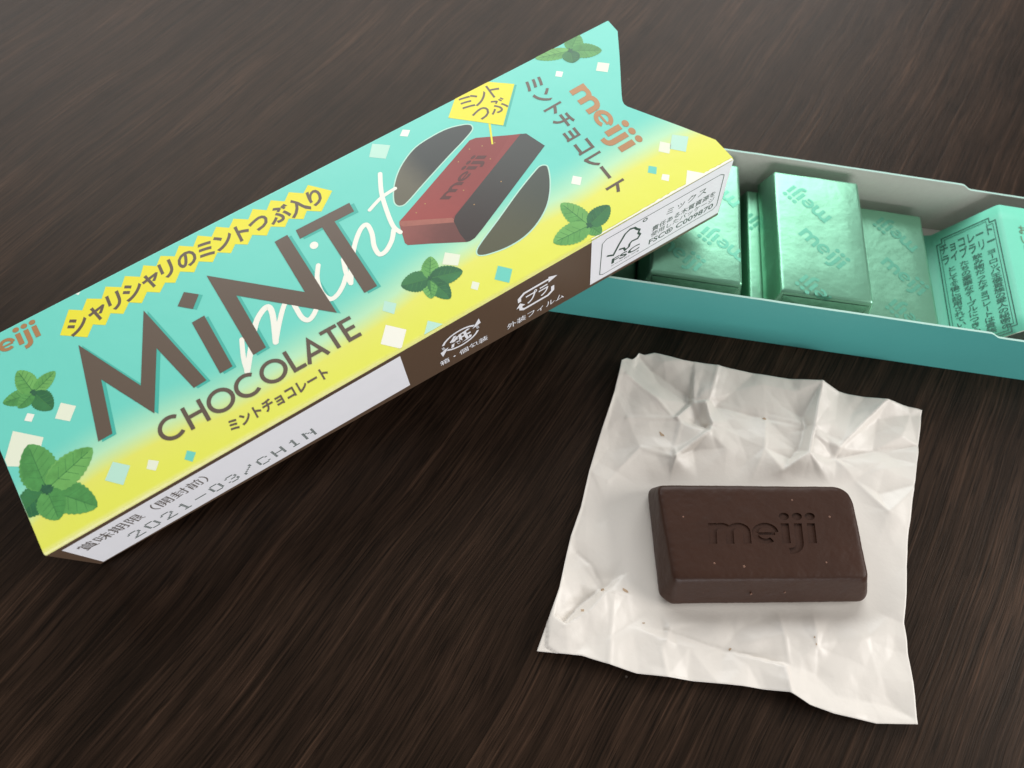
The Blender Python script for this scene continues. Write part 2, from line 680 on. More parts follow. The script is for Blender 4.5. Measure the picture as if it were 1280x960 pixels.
# --- big word: letters with their offset shadow
BIG = [[(21.27, 38.20), (17.31, 15.57), (20.37, 15.60), (22.61, 28.09), (29.29, 15.00), (35.21, 28.39), (38.37, 15.78), (41.30, 15.91), (36.18, 38.27), (29.18, 22.25)],
       [(43.91, 29.85), (46.85, 29.94), (47.19, 15.82), (44.33, 15.77)],
       [(45.34, 37.64), (47.90, 35.32), (45.39, 32.73), (42.84, 35.18)],
       [(51.16, 38.67), (67.63, 23.22), (67.45, 38.20), (70.64, 38.28), (71.23, 15.01), (54.69, 30.61), (54.96, 15.94), (51.94, 15.81)],
       [(72.76, 38.30), (86.18, 38.13), (86.06, 35.53), (81.12, 35.56), (81.51, 16.03), (78.39, 16.01), (78.07, 35.71), (72.60, 35.79)]]
SHD = [[(21.89, 37.65), (17.95, 15.02), (21.02, 15.05), (23.27, 27.52), (29.94, 14.44), (35.88, 27.81), (39.02, 15.22), (41.96, 15.35), (36.86, 37.67), (29.84, 21.68)],
       [(44.58, 29.26), (47.52, 29.35), (47.84, 15.25), (44.98, 15.20)],
       [(46.02, 37.03), (48.58, 34.72), (46.07, 32.13), (43.52, 34.58)],
       [(51.85, 38.06), (68.29, 22.62), (68.13, 37.58), (71.33, 37.66), (71.88, 14.43), (55.36, 30.01), (55.61, 15.37), (52.59, 15.24)],
       [(73.45, 37.67), (87.01, 37.50), (86.81, 34.77), (81.81, 34.94), (82.17, 15.44), (79.04, 15.43), (78.75, 35.09), (73.28, 35.17)]]
top('word_shadow', SHD, M_SHADE, 0.06)
top('big_lettering', BIG, M_LETTER, 0.14)

# --- handwritten word in white
script, sz = [], []
for w, pts in ((1.05, [(51.34, 20.38), (49.90, 16.24), (49.35, 13.16)]), (1.3, [(49.35, 13.16), (51.51, 16.46), (55.15, 21.79), (57.49, 23.88), (59.36, 24.32), (59.38, 22.01), (57.23, 15.95)]),
               (1.1, [(57.23, 15.95), (60.05, 19.94), (62.58, 22.91), (64.32, 23.64), (64.33, 21.11), (64.42, 18.10), (65.33, 16.79), (66.98, 17.43), (68.98, 19.43), (70.45, 21.82)]),
               (1.05, [(73.01, 27.53), (71.34, 24.63), (70.68, 21.14), (71.46, 18.77), (73.14, 18.75), (75.23, 20.07), (76.83, 21.75)]),
               (1.1, [(78.39, 25.90), (77.54, 23.35), (77.09, 21.24), (77.04, 19.72)]), (1.1, [(77.04, 19.72), (78.93, 23.13), (81.92, 27.46), (84.95, 30.46), (86.80, 30.84), (86.72, 28.24), (85.61, 25.06), (85.62, 22.67), (87.22, 22.60), (89.57, 24.24), (91.21, 26.38)]),
               (1.05, [(95.73, 41.20), (93.59, 36.55), (92.24, 31.36), (91.60, 27.21), (92.18, 25.03)]), (0.85, [(89.13, 33.91), (92.90, 35.36), (96.76, 35.82)])):
    st_ = stroke(smooth_line(pts), w, cap=True)
    sz += [0.004 * (len(set(sz)) + 1)] * len(st_)
    script += st_
script += [disc(*[(74.49, 32.58)][0], 0.95)]
top('script_lettering', script, M_WHITE, 0.085, sz + [0])


# --- geometric capitals built from strokes
def caps(word, bl, br, tl):
    k = 0.150
    G = {'C': (0.98, [arc(0.52, .5, .43, .43, 48, 312, 26)]), 'H': (0.86, [[(.13, 0), (.13, 1)], [(.73, 0), (.73, 1)], [(.13, .52), (.73, .52)]]),
         'O': (1.08, [arc(0.54, .5, .43, .43, 0, 360, 34)]), 'L': (0.60, [[(.12, 1), (.12, .075), (.56, .075)]]),
         'A': (0.90, [[(.06, 0), (.45, 0.93), (.84, 0)], [(.19, .30), (.71, .30)]]), 'T': (0.70, [[(.35, 0), (.35, .9)], [(.02, .925), (.68, .925)]]),
         'E': (0.64, [[(.58, .075), (.12, .075), (.12, .925), (.58, .925)], [(.12, .51), (.54, .51)]])}
    tot = sum(G[c][0] for c in word)
    out, zs, x = [], [], 0
    for c in word:
        for i_, ln in enumerate(G[c][1]):
            for q in stroke(ln, k):
                zs.append(0.004 * i_)
                out.append([(bl[0] + (x + px) / tot * (br[0] - bl[0]) + py * (tl[0] - bl[0]),
                             bl[1] + (x + px) / tot * (br[1] - bl[1]) + py * (tl[1] - bl[1])) for px, py in q])
        x += G[c][0]
    return out, zs


cp, cz = caps('CHOCOLATE', *[(28.36, 7.49), (73.71, 7.44), (28.13, 12.96)])
top('capital_lettering', cp, M_LETTER, 0.14, cz)
top('small_lettering', text_polys('ミントチョコレート', *[(40.92, 2.48), (63.77, 2.60), (40.85, 5.48)], off=0.034), M_LETTER, 0.10)
lp, lz = logo_polys(*[(0.54, 44.01), (15.25, 43.30), (0.35, 50.16)])
top('copper_lettering', lp, M_COPPER, 0.10, lz)
lp, lz = logo_polys(*[(142.62, 37.10), (142.99, 15.73), (150.92, 37.37)])
top('copper_lettering', lp, M_COPPER, 0.10, lz)
top('small_lettering', text_polys('ミントチョコレート', *[(136.23, 45.68), (136.02, 6.71), (141.89, 45.88)], off=0.026), M_LETTER, 0.10)

# --- yellow zigzag banner
ZIG = [(18.66, 42.60), (22.37, 47.44), (24.83, 45.66), (26.70, 47.82), (29.41, 46.00), (31.24, 48.35), (34.11, 46.36), (35.83, 48.49), (38.61, 46.49), (40.32, 48.79), (42.65, 47.01), (44.46, 48.94), (47.10, 47.09), (48.97, 49.09), (51.57, 47.12), (53.55, 49.21), (56.09, 47.21), (58.00, 49.03), (60.39, 47.19), (62.19, 48.83), (64.95, 46.81), (66.97, 48.76), (69.48, 46.76), (71.43, 48.63), (73.94, 46.62), (75.85, 48.34), (78.54, 46.21), (80.41, 47.68), (84.38, 43.18), (79.81, 39.57), (77.11, 41.55), (75.49, 39.99), (72.76, 41.92), (71.09, 40.42), (68.45, 42.28), (66.68, 40.65), (64.02, 42.59), (62.08, 40.89), (59.79, 42.52), (58.04, 40.93), (55.57, 42.74), (53.68, 41.06), (51.13, 42.92), (49.21, 40.95), (46.62, 42.83), (44.60, 40.82), (42.74, 42.09), (40.84, 40.43), (38.51, 42.13), (36.52, 40.17), (34.20, 41.86), (32.15, 39.92), (29.83, 41.60), (27.85, 39.51), (25.63, 41.13), (23.53, 38.90)]
top('yellow_banner', [ZIG], M_YELLOW, 0.06)
ban = []
for ch, c in zip('シャリシャリのミントつぶ入り', [(22.69, 42.90), (27.41, 43.29), (31.63, 43.98), (35.89, 44.16), (40.30, 44.33), (44.32, 45.05), (49.11, 45.04), (53.68, 44.93), (57.81, 44.85), (62.09, 44.55), (66.56, 44.70), (71.48, 44.31), (76.03, 43.76), (80.22, 43.81)]):
    e1, e2 = Vector((0.992, 0.02)), Vector((0.04, 0.995))
    s = 5.0
    bl = Vector(c) - e1 * s * 0.5 - e2 * s * 0.5
    if ch == 'ャ':
        bl += e2 * 0.5
    ban += text_polys(ch, bl, bl + e1 * s, bl + e2 * s, off=0.030)
top('banner_lettering', ban, M_LETTER, 0.10)

# --- yellow flag with its pointer
top('flag_shadow', [[(130.03, 50.03), (135.37, 45.65), (126.76, 36.65), (123.72, 39.57), (126.48, 37.35)]], M_SHADE, 0.05)
top('yellow_flag', [[(129.61, 50.72), (135.07, 46.19), (126.42, 37.26), (116.78, 46.33), (121.14, 50.54)]], M_YELLOW, 0.07)
fl = []
for ch, c in zip('ミントつぶ', [(122.67, 47.84), (125.84, 47.41), (129.62, 47.44), (123.95, 43.21), (128.27, 42.98)]):
    e1, e2 = Vector((0.995, 0.0)), Vector((0.02, 0.995))
    s = 4.9
    bl = Vector(c) - e1 * s * 0.5 - e2 * s * 0.5
    fl += text_polys(ch, bl, bl + e1 * s, bl + e2 * s, off=0.010)
top('flag_lettering', fl, M_LETTER, 0.10)

# --- round picture: two dark segments and the red chocolate between them
SEG1 = [(120.21, 40.84), (120.10, 41.74), (118.70, 42.67), (115.02, 43.74), (110.79, 43.82), (106.21, 43.24), (102.27, 41.43), (99.10, 39.07), (96.54, 36.12), (94.91, 33.13), (94.85, 31.66), (95.67, 30.93), (97.39, 31.10), (102.75, 33.32), (110.86, 36.55), (116.29, 38.56), (119.48, 39.97)]
SEG2 = [(128.35, 22.67), (128.82, 21.73), (127.33, 18.44), (124.89, 14.98), (122.07, 12.35), (118.27, 10.18), (114.22, 8.98), (110.05, 8.83), (106.37, 9.43), (104.35, 10.09), (103.62, 10.89), (104.14, 11.97), (106.23, 13.23), (111.99, 15.99), (119.78, 19.85), (126.14, 22.56), (127.63, 22.88)]
M_SEG1 = ramp_print('dark_round_ink', lin(104, 100, 82), lin(52, 56, 52), *[(99.33, 36.85), (107.59, 38.19)], rough=0.3, noise=0.15)
M_SEG2 = ramp_print('dark_round_ink_olive', lin(92, 92, 72), lin(76, 82, 74), *[(110.62, 11.08), (126.83, 20.30)], rough=0.32, noise=0.1)
for sg, mm in ((SEG1, M_SEG1), (SEG2, M_SEG2)):
    cx, cy = sum(p[0] for p in sg) / len(sg), sum(p[1] for p in sg) / len(sg)
    top('segment_outline', stroke(smooth_line(sg + sg[:1], 4), 0.30), M_PALE, 0.06)
    top('dark_segment', [smooth_line(sg + sg[:1], 4)[:-1]], mm, 0.05)
M_RED = ramp_print('red_chocolate_ink', lin(160, 70, 64), lin(140, 60, 56), *[(97.43, 27.49), (123.45, 31.95)], rough=0.4, noise=0.35)
M_RED2 = ramp_print('red_chocolate_end_ink', lin(146, 82, 74), lin(108, 62, 56), *[(92.66, 24.72), (103.65, 17.07)], rough=0.4, noise=0.3)
M_RED3 = ramp_print('red_to_dark_ink', lin(144, 64, 60), lin(70, 60, 57), *[(110.68, 24.80), (111.76, 22.09)], rough=0.4, noise=0.2)
M_DARKC = ramp_print('dark_chocolate_ink', lin(58, 48, 44), lin(66, 68, 64), *[(104.03, 16.34), (128.20, 29.88)], rough=0.36, noise=0.1)
M_REDL = mat('red_highlight_ink', lin(166, 100, 86), 0.4, noise=(600, 0.2))
top('printed_chocolate_end', [[(93.00, 27.03), (93.37, 26.01), (103.67, 20.94), (103.97, 20.26), (103.33, 14.82), (96.55, 18.76), (91.96, 21.28), (91.69, 22.08)]], M_RED2, 0.06)
top('printed_chocolate_edge', [[(93.32, 27.61), (94.08, 27.90), (104.61, 22.05), (104.18, 20.61), (103.53, 20.69), (93.37, 26.01), (93.00, 27.03)]], M_REDL, 0.065)
top('printed_chocolate_face', [[(93.45, 27.62), (117.63, 37.94), (119.23, 37.75), (126.42, 33.96), (128.73, 32.81), (103.98, 21.82)]], M_RED, 0.07)
top('printed_chocolate_shade', [[(126.42, 33.96), (128.76, 32.85), (128.93, 32.08), (104.12, 20.65), (103.68, 22.01), (115.71, 27.62)]], M_RED3, 0.075)
top('printed_chocolate_side', [[(128.46, 32.93), (129.66, 32.35), (131.42, 27.06), (107.79, 15.82), (105.33, 14.77), (104.04, 14.65), (103.23, 14.85), (103.06, 17.45), (103.53, 21.04), (104.55, 22.09)]], M_DARKC, 0.08)
lp, lz = logo_polys(*[(106.45, 25.92), (119.78, 31.41), (102.74, 28.35)])
top('printed_chocolate_lettering', lp, mat('engraved_ink', lin(92, 50, 46), 0.4), 0.10, lz)
top('flag_pointer', [[(123.81, 39.64), (124.22, 39.30), (121.70, 33.98), (121.35, 34.15)]], M_YELLOW, 0.10)
top('mint_speck', [disc(*p, 0.17, 8) for p in [(109.51, 26.83), (119.00, 30.82), (119.29, 34.97), (97.61, 27.52), (112.45, 34.19), (122.20, 34.12), (116.38, 35.83), (100.44, 28.50), (117.83, 24.17), (109.58, 22.26)]], mat('speck_ink', lin(178, 140, 84), 0.4), 0.1)


# --- printed mint sprigs
def leaf(base, tip, w, serr=0.04):
    b, t = Vector(base), Vector(tip)
    d = t - b
    ln = d.length
    d.normalize()
    nn = Vector((-d.y, d.x))
    n = 22
    Lf, Rt_ = [], []
    for i in range(n + 1):
        s = i / n
        prof = (math.sin(math.pi * min(1, s ** 0.82)) ** 0.62)
        z = 1 + serr * (1 if i % 2 else -1)
        Lf.append(b + d * s * ln + nn * w * 0.5 * prof * z)
        Rt_.append(b + d * s * ln - nn * w * 0.5 * prof * z)
    return [tuple(p) for p in Lf] + [tuple(p) for p in Rt_[::-1][1:-1]]


def sprig(leaves, tones, s):
    """one printed sprig: a leaf print for every leaf, veins on each"""
    for (base, tip, w), tone in zip(leaves, tones):
        lf = top('printed_leaf', [leaf(base, tip, w)], M_LEAF[tone], 0.065 + 0.012 * s[0])
        s[0] += 1
        b, t = Vector(base), Vector(tip)
        d = (t - b)
        nn = Vector((-d.y, d.x)).normalized()
        vein = stroke([tuple(b), tuple(b + d * 0.9)], 0.16)
        for k in (0.25, 0.42, 0.58, 0.74):
            for sg in (-1, 1):
                p = b + d * k
                q = p + d * 0.13 + nn * sg * w * 0.5 * math.sin(math.pi * (k + .06)) * 0.72
                vein += stroke([tuple(p), tuple(q)], 0.09)
        half = [tuple(b + d * 0.02)] + [p for p in leaf(base, tip, w * 0.9)[:23]] + [tuple(b + d * 0.95)]
        hv = top('leaf_half', [half], M_LEAFH[tone], 0.068 + 0.012 * s[0])
        hv.parent = lf
        v = top('leaf_vein', vein, M_VEIN, 0.072 + 0.012 * s[0])
        v.parent = lf


def SP(c, tips, tones):
    s = [0]
    sprig([(c, t[0], t[1]) for t in tips], tones, s)
    star = []
    for i in range(26):
        a = 2 * math.pi * i / 26
        star.append((c[0] + math.cos(a) * tips[0][1] * (0.10 + 0.16 * random.random()), c[1] + math.sin(a) * tips[0][1] * (0.10 + 0.16 * random.random())))
    top('leaf_centre', [star], M_LEAFC, 0.09 + 0.012 * s[0])


P = [(4.99, 11.76), (4.80, 22.71), (15.82, 14.90), (12.44, 2.96), (5.09, 4.63), (-1.71, 9.75)]
SP(P[0], [(P[5], 6.4), (P[1], 7.4), (P[3], 6.4), (P[4], 6.0), (P[2], 6.6)], [1, 0, 0, 0, 2])
P = [(9.51, 32.97), (8.15, 39.59), (15.01, 35.11), (3.22, 34.29), (5.58, 31.49), (11.65, 27.28)]
SP(P[0], [(P[3], 3.7), (P[1], 4.3), (P[4], 3.2), (P[5], 4.3), (P[2], 3.4)], [0, 2, 0, 1, 2])
P = [(91.97, 11.41), (94.78, 16.05), (98.86, 9.06), (85.85, 13.23), (93.27, 4.76), (89.81, 7.00), (89.97, 14.23)]
SP(P[0], [(P[6], 3.0), (P[1], 3.8), (P[3], 5.0), (P[5], 3.4), (P[4], 4.2), (P[2], 4.6)], [2, 2, 1, 2, 1, 1])
P = [(128.02, 3.71), (125.96, 11.94), (134.67, 5.57), (119.02, 4.30), (129.05, 0.54)]
SP(P[0], [(P[4], 3.6), (P[1], 4.8), (P[2], 4.4), (P[3], 5.2)], [0, 2, 1, 2])
P = [(151.81, 47.30), (143.36, 49.98), (156.26, 50.71), (158.20, 43.12), (150.16, 43.80)]
SP(P[0], [(P[1], 3.6), (P[2], 4.6), (P[4], 4.6), (P[3], 4.6)], [2, 0, 1, 0])

# --- printed diamonds
for m, q in ((M_CREAM, [(13.59, 27.76), (16.07, 25.32), (13.83, 22.83), (11.39, 25.10)]), (M_WHITE, [(6.91, 29.32), (8.10, 28.26), (7.03, 27.03), (5.79, 28.12)]),
             (M_CREAM, [(3.10, 27.21), (8.05, 22.47), (4.56, 17.43), (-1.00, 21.07)]),
             (M_PALE, [(18.28, 9.97), (20.98, 7.33), (18.35, 4.32), (15.57, 7.22)]), (M_CREAM, [(24.57, 6.49), (26.28, 5.07), (24.96, 3.58), (23.51, 4.93)]),
             (M_TEAL, [(31.91, 4.08), (33.28, 2.74), (31.93, 1.32), (30.75, 2.67)]), (M_PALE, [(81.15, 12.02), (83.02, 10.03), (81.37, 8.11), (79.66, 10.18)]),
             (M_WHITE, [(78.70, 6.86), (81.84, 3.51), (78.81, 0.22), (75.67, 3.54)]), (M_PALE, [(86.64, 2.88), (89.87, -0.53), (85.33, -3.23), (83.25, -0.78)]),
             (M_CREAM, [(97.95, 15.22), (100.48, 12.87), (98.67, 10.80), (95.95, 12.96)]), (M_CREAM, [(99.36, 5.82), (100.45, 4.64), (99.16, 3.35), (98.16, 4.54)]),
             (M_TEAL, [(105.93, 6.08), (108.10, 3.67), (105.77, 1.19), (103.56, 3.62)]), (M_WHITE, [(106.09, 49.29), (107.52, 48.19), (106.11, 46.90), (104.66, 48.07)]),
             (M_PALE, [(98.20, 49.68), (101.52, 46.97), (98.83, 44.22), (95.78, 46.74)]), (M_WHITE, [(132.26, 16.62), (133.69, 15.13), (132.21, 13.55), (130.74, 15.06)]),
             (M_CREAM, [(154.12, 13.51), (155.87, 11.54), (153.85, 9.58), (152.18, 11.48)]), (M_TEAL, [(148.05, 9.45), (149.34, 8.14), (148.12, 6.65), (146.79, 8.07)]),
             (M_WHITE, [(149.32, 5.94), (150.49, 4.86), (149.32, 3.57), (148.17, 4.88)]), (M_PALE, [(157.54, 13.54), (160.29, 11.03), (157.27, 7.93), (154.71, 10.65)]),
             (M_WHITE, [(154.52, 3.73), (157.15, 1.01), (154.35, -1.29), (152.14, 0.99)]), (M_WHITE, [(145.55, 43.95), (146.80, 42.83), (145.63, 41.69), (144.44, 42.76)]),
             (M_CREAM, [(155.35, 40.66), (157.42, 38.77), (155.56, 36.81), (153.49, 38.75)]), (M_WHITE, [(24.68, 50.51), (26.40, 50.55), (25.43, 49.69)])):
    top('printed_diamond', [q], m, 0.055)

# --- white print of the side label carried a little over the fold, with a ragged rim
rag = [(126.5, 0.40)]
for i in range(60):
    u = 126.5 + i * 38.3 / 59
    rag.append((u, 0.55 + 0.75 * (0.25 + 0.75 * i / 59) * (0.55 + 0.9 * abs(mnoise.noise(Vector((u * 0.55, 3.1, 0)))) + 0.35 * mnoise.noise(Vector((u * 2.2, 0, 0))))))
rag.append((164.8, 0.40))
print_on('label_overprint', [rag], M_WHITE, on_top, 0.05, sleeve, [(0, 1, 0.4)])

# --- side panel print
side('date_label', [[(2.42, 18.7), (77.9, 18.7), (77.3, 2.6 - 0.2), (1.2, 2.75)]], M_LABEL, 0.04, True)
side('date_heading', text_polys('賞味期限(開封前)'.replace('(', '（').replace(')', '）'), (3.4, 12.2), (33.6, 12.2), (3.4, 16.6), off=0.004), M_TEXT, 0.07)
F57 = {'2': '01110100010000100010001000100011111', '0': '01110100011000110001100011000101110', '1': '00100011000010000100001000010001110', '-': '00000000000000011111000000000000000',
       '3': '01110100010000100110000011000101110', '/': '00001000010001000100010001000010000', 'C': '01110100011000010000100001000101110', 'H': '10001100011000111111100011000110001',
       'N': '10001110011010110011100011000110001', '.': '00000000000000000000000000110001100'}
dots, x = [], 10.4
for ch in '2021-03/CH1N':
    adv = 3.75
    for r in range(7):
        for c in range(5):
            if F57[ch][r * 5 + c] == '1':
                px, py = x + c * 0.52, 8.9 - r * 0.60
                dots.append([(px - .27, py - .21), (px + .27, py - .21), (px + .27, py + .21), (px - .27, py + .21)])
    x += adv
side('date_stamp', dots, M_GREY, 0.07)
emb = stroke([(71.2, 6.2), (71.2, 11.2)], 0.25) + stroke([(71.2, 11.0), (75.6, 11.0)], 0.25) + stroke([(71.6, 8.8), (75.6, 8.8)], 0.25)
side('embossed_mark', emb, mat('embossed_white', lin(240, 241, 246), 0.4), 0.08)

# recycling marks
cxp, cyp = 91.8, 11.2
ring = []
for a0, a1 in ((35, 165), (215, 345)):
    ring += stroke(arc(cxp, cyp, 4.5, 3.7, a0, a1, 18), 0.62)
for a in (180, 187, 194, 201, 208, 0, 7, 14, 21, 28):
    ca, sa = math.cos(math.radians(a)), math.sin(math.radians(a))
    ring += stroke([(cxp + 4.2 * ca, cyp + 3.4 * sa), (cxp + 4.85 * ca, cyp + 4.05 * sa)], 0.24)
ring += [[(95.0, 12.2), (96.9, 15.4), (97.2, 13.0)], [(88.6, 10.2), (86.7, 7.0), (86.4, 9.4)]]
side('recycling_arrows', ring, M_LABEL, 0.06, zs=[0] * (len(ring) - 2) + [.006, .006])
side('recycling_lettering', text_polys('紙', (89.1, 8.6), (94.5, 8.6), (89.1, 13.8), off=0.03), M_LABEL, 0.06)
side('recycling_caption', text_polys('箱・個包装', (85.5, 2.7), (98.3, 2.7), (85.5, 5.4), off=0.008), M_LABEL, 0.06)
cxp, cyp = 111.7, 11.2
rr = stroke([(107.3, 11.9), (107.3, 13.6), (108.6, 14.9), (115.2, 14.9)], 0.85) + stroke([(116.1, 10.8), (116.1, 8.7), (114.8, 7.5), (108.3, 7.5), (107.5, 8.3), (107.5, 9.6)], 0.85)
rr += [[(115.0, 16.0), (117.4, 14.6), (115.0, 13.4)], [(106.3, 9.4), (108.7, 9.4), (107.4, 11.3)]]
side('recycling_arrows', rr, M_LABEL, 0.06, zs=[0] * (len(rr) - 2) + [.006, .006])
side('recycling_lettering', text_polys('プラ', (108.6, 8.6), (115.3, 8.6), (108.6, 13.9), off=0.018), M_LABEL, 0.06)
side('recycling_caption', text_polys('外装フィルム', (103.4, 1.7), (119.4, 1.7), (103.4, 4.6), off=0.006), M_LABEL, 0.06)

# certification label
side('certification_label', [[(126.3, 20.75), (164.95, 20.75), (164.95, -0.9), (126.8, 0.15)]], M_LABEL, 0.04, True)
fr = [(130.4, 17.9), (162.0, 17.4), (163.2, 16.4), (163.6, 3.6), (162.6, 2.5), (130.4, 1.9), (129.4, 2.7), (129.3, 16.8)]
side('label_frame', stroke(fr, 0.22, closed=True), M_GREY, 0.07)
tree = [(131.0, 9.9), (132.9, 8.6), (134.2, 12.2), (135.6, 15.4), (136.9, 16.3), (138.2, 15.8), (138.9, 14.6), (139.8, 13.6), (139.5, 12.4), (140.2, 11.2), (139.6, 9.9), (138.0, 10.2),
        (137.4, 9.6), (137.3, 8.3), (136.3, 7.7), (135.8, 9.1), (134.4, 9.7)]
side('tree_emblem', stroke(tree, 0.62), M_GREY, 0.07)
side('registered_mark', stroke(arc(141.0, 16.6, 0.55, 0.55, 0, 360, 14), 0.3), M_GREY, 0.07)
side('label_lettering', text_polys('FSC', (132.6, 4.6), (140.6, 4.6), (132.6, 7.0), off=0.025, em=False) +
     text_polys('www.fsc.org', (132.5, 3.3), (140.6, 3.3), (132.5, 4.1), em=False) +
     text_polys('ミックス', (146.8, 12.6), (159.0, 12.6), (146.8, 15.6)) +
     text_polys('責任ある木質資源を', (143.6, 9.0), (162.2, 9.0), (143.6, 11.4), off=0.006) +
     text_polys('使用したパッケージ', (143.6, 6.5), (162.2, 6.5), (143.6, 8.8), off=0.002) +
     text_polys('FSC® C009870', (143.4, 3.6), (162.3, 3.6), (143.4, 5.9), off=0.012, em=False), M_GREY, 0.07)

# ------------------------------------------------------------------ the open tray
TRAY = Matrix.Translation((0.060, 0.1102, 0.0)) @ Matrix.Rotation(0.03201, 4, 'Z')
tray = thing('tray', 'open teal cardboard tray with pale grey inside, holding foil wrapped chocolates', 'tray', matrix=TRAY)
M_TEALB = mat('teal_board', lin(84, 170, 164), 0.42, noise=(40, 0.06), bump=(700, 0.06))
M_INNER = mat('tray_inside', lin(190, 188, 180), 0.75, noise=(500, 0.04), bump=(900, 0.1))
M_RIM = mat('tray_rim', lin(178, 214, 202), 0.7)
TH, TWD, U0, U1 = 19.09, 47.94, -58.0, 105.0


def rim_z(u, far=False):
    pts = [(-58, 15.6), (-49, 15.6), (-44.5, TH), (54.3, TH), (57.6, TH - 1.45), (101, TH - 1.6), (105, TH - 1.6)]
    if far:
        pts = [(a, b if a < 0 else b) for a, b in pts]
    for (a, z0), (b, z1) in zip(pts, pts[1:]):
        if a <= u <= b:
            t = (u - a) / (b - a)
            t = t * t * (3 - 2 * t)
            return z0 + (z1 - z0) * t
    return TH


def wall(name, far):
    us = sorted(set([U0 + i * 2.5 for i in range(66)] + [54.3, 55.2, 56, 56.8, 57.6, -44.5, -49]))
    us = [u for u in us if u <= U1]
    t = 0.55
    vs, fs, mi = [], [], []
    for u in us:
        bow = 0.35 * math.sin((u - U0) / (U1 - U0) * math.pi) + 0.12 * mnoise.noise(Vector((u * 0.06, 5 if far else 1, 0)))
        zr = rim_z(u, far) + 0.08 * mnoise.noise(Vector((u * 0.2, 9, 2)))
        zb = 0.05
        for fr_ in (0, 0.5, 1):
            z = zb + (zr - zb) * fr_
            b = bow * (fr_ * 0.6) + 0.18 * math.sin(fr_ * math.pi)
            yo = (TWD + b) if far else -b
            yi = yo - t if far else yo + t
            vs += [(u, yo, z), (u, yi, z)]
    n = 6
    for i in range(len(us) - 1):
        a, b = i * n, (i + 1) * n
        for k in (0, 2):
            fs.append((a + k, b + k, b + k + 2, a + k + 2)); mi.append(0)
            fs.append((a + k + 1, a + k + 3, b + k + 3, b + k + 1)); mi.append(1)
        fs.append((a + 4, b + 4, b + 5, a + 5)); mi.append(2)
    e = (len(us) - 1) * n
    for a in (0, e):
        fs.append((a, a + 2, a + 4, a + 5, a + 3, a + 1)); mi.append(2)
    o = make(name, vs, fs, [M_TEALB, M_INNER, M_RIM], tray, mi, smooth=True)
    bm = bmesh.new()
    bm.from_mesh(o.data)
    bmesh.ops.recalc_face_normals(bm, faces=bm.faces[:])
    for ed in bm.edges:
        if len(ed.link_faces) == 2 and ed.link_faces[0].material_index != ed.link_faces[1].material_index:
            ed.smooth = False
    bm.to_mesh(o.data)
    bm.free()
    return o


wall('side_wall', False)
wall('side_wall', True)


def box(name, x0, x1, y0, y1, z0, z1, m, parent):
    return make(name, [(x0, y0, z0), (x1, y0, z0), (x1, y1, z0), (x0, y1, z0), (x0, y0, z1), (x1, y0, z1), (x1, y1, z1), (x0, y1, z1)],
                [(0, 3, 2, 1), (4, 5, 6, 7), (0, 1, 5, 4), (1, 2, 6, 5), (2, 3, 7, 6), (3, 0, 4, 7)], m, parent)


box('floor', U0 + .1, U1 - .1, 0.6, TWD - 0.6, 0.1, 0.6, M_INNER, tray)
box('end_wall', U0, U0 + .55, 0.6, TWD - 0.6, 0.62, 15.0, M_TEALB, tray)
box('end_wall', U1 - .55, U1, 0.6, TWD - 0.6, 0.62, 17.0, M_TEALB, tray)

# ------------------------------------------------------------------ the folded printed card in the tray
M_CARD = mat('mint_card', lin(118, 214, 184), 0.5, noise=(150, 0.03), bump=(900, 0.05))
M_CARDE = mat('mint_card_edge', lin(206, 226, 206), 0.6)
M_CINK = mat('card_ink', lin(62, 110, 96), 0.5)
card = thing('printed_card', 'folded mint green card with framed Japanese text standing at the right inside the tray', 'card', matrix=TRAY)
prof = [(50.9, 2.1), (52.6, 2.7), (54.15, 3.27), (55.0, 4.70), (57.0, 8.07), (60.3, 13.62), (63.1, 18.35), (63.55, 18.8), (64.1, 18.98), (70, 18.9), (85, 18.4), (99.2, 17.8), (99.8, 17.4), (100, 16.8), (100.1, 0.8)]
vs, fs = [], []
nv_ = 9
for u, z in prof:
    for k in range(nv_):
        v = 2.6 + (42.6 - 2.6) * k / (nv_ - 1)
        vs.append((u + 0.03 * mnoise.noise(Vector((v * 0.1, z * 0.1, 4))), v, z))
for i in range(len(prof) - 1):
    for k in range(nv_ - 1):
        a = i * nv_ + k
        fs.append((a, a + nv_, a + nv_ + 1, a + 1))
o = make('folded_sheet', vs, fs, [M_CARD, M_CARDE], card, smooth=True)
md = o.modifiers.new('s', 'SOLIDIFY')
md.thickness = 0.4 * MM
md.offset = -1
md.material_offset_rim = 1
baked(o)
DX, DZ = 11.0 / 21.523, 18.5 / 21.523


def on_card(d, v, lift):
    return (52.5 + d * DX - lift * DZ, v, 0.5 + d * DZ + lift * DX)


def on_lid(u, v, lift):
    return (u, v, 18.98 - (u - 64.1) * 0.0290 + lift)


for off_, w_ in ((0.0, 0.28), (0.75, 0.16)):
    a0, a1, b0, b1 = 4.3 + off_, 20.1 - off_, 3.2 + off_, 39.6 - off_
    c_ = 1.5
    f = [(a0 + c_, b0), (a1 - c_, b0), (a1 - c_, b0 + c_), (a1, b0 + c_), (a1, b1 - c_), (a1 - c_, b1 - c_), (a1 - c_, b1), (a0 + c_, b1), (a0 + c_, b1 - c_), (a0, b1 - c_), (a0, b0 + c_), (a0 + c_, b0 + c_)]
    print_on('card_frame', stroke(f, w_, closed=True), M_CINK, on_card, 0.32, card)


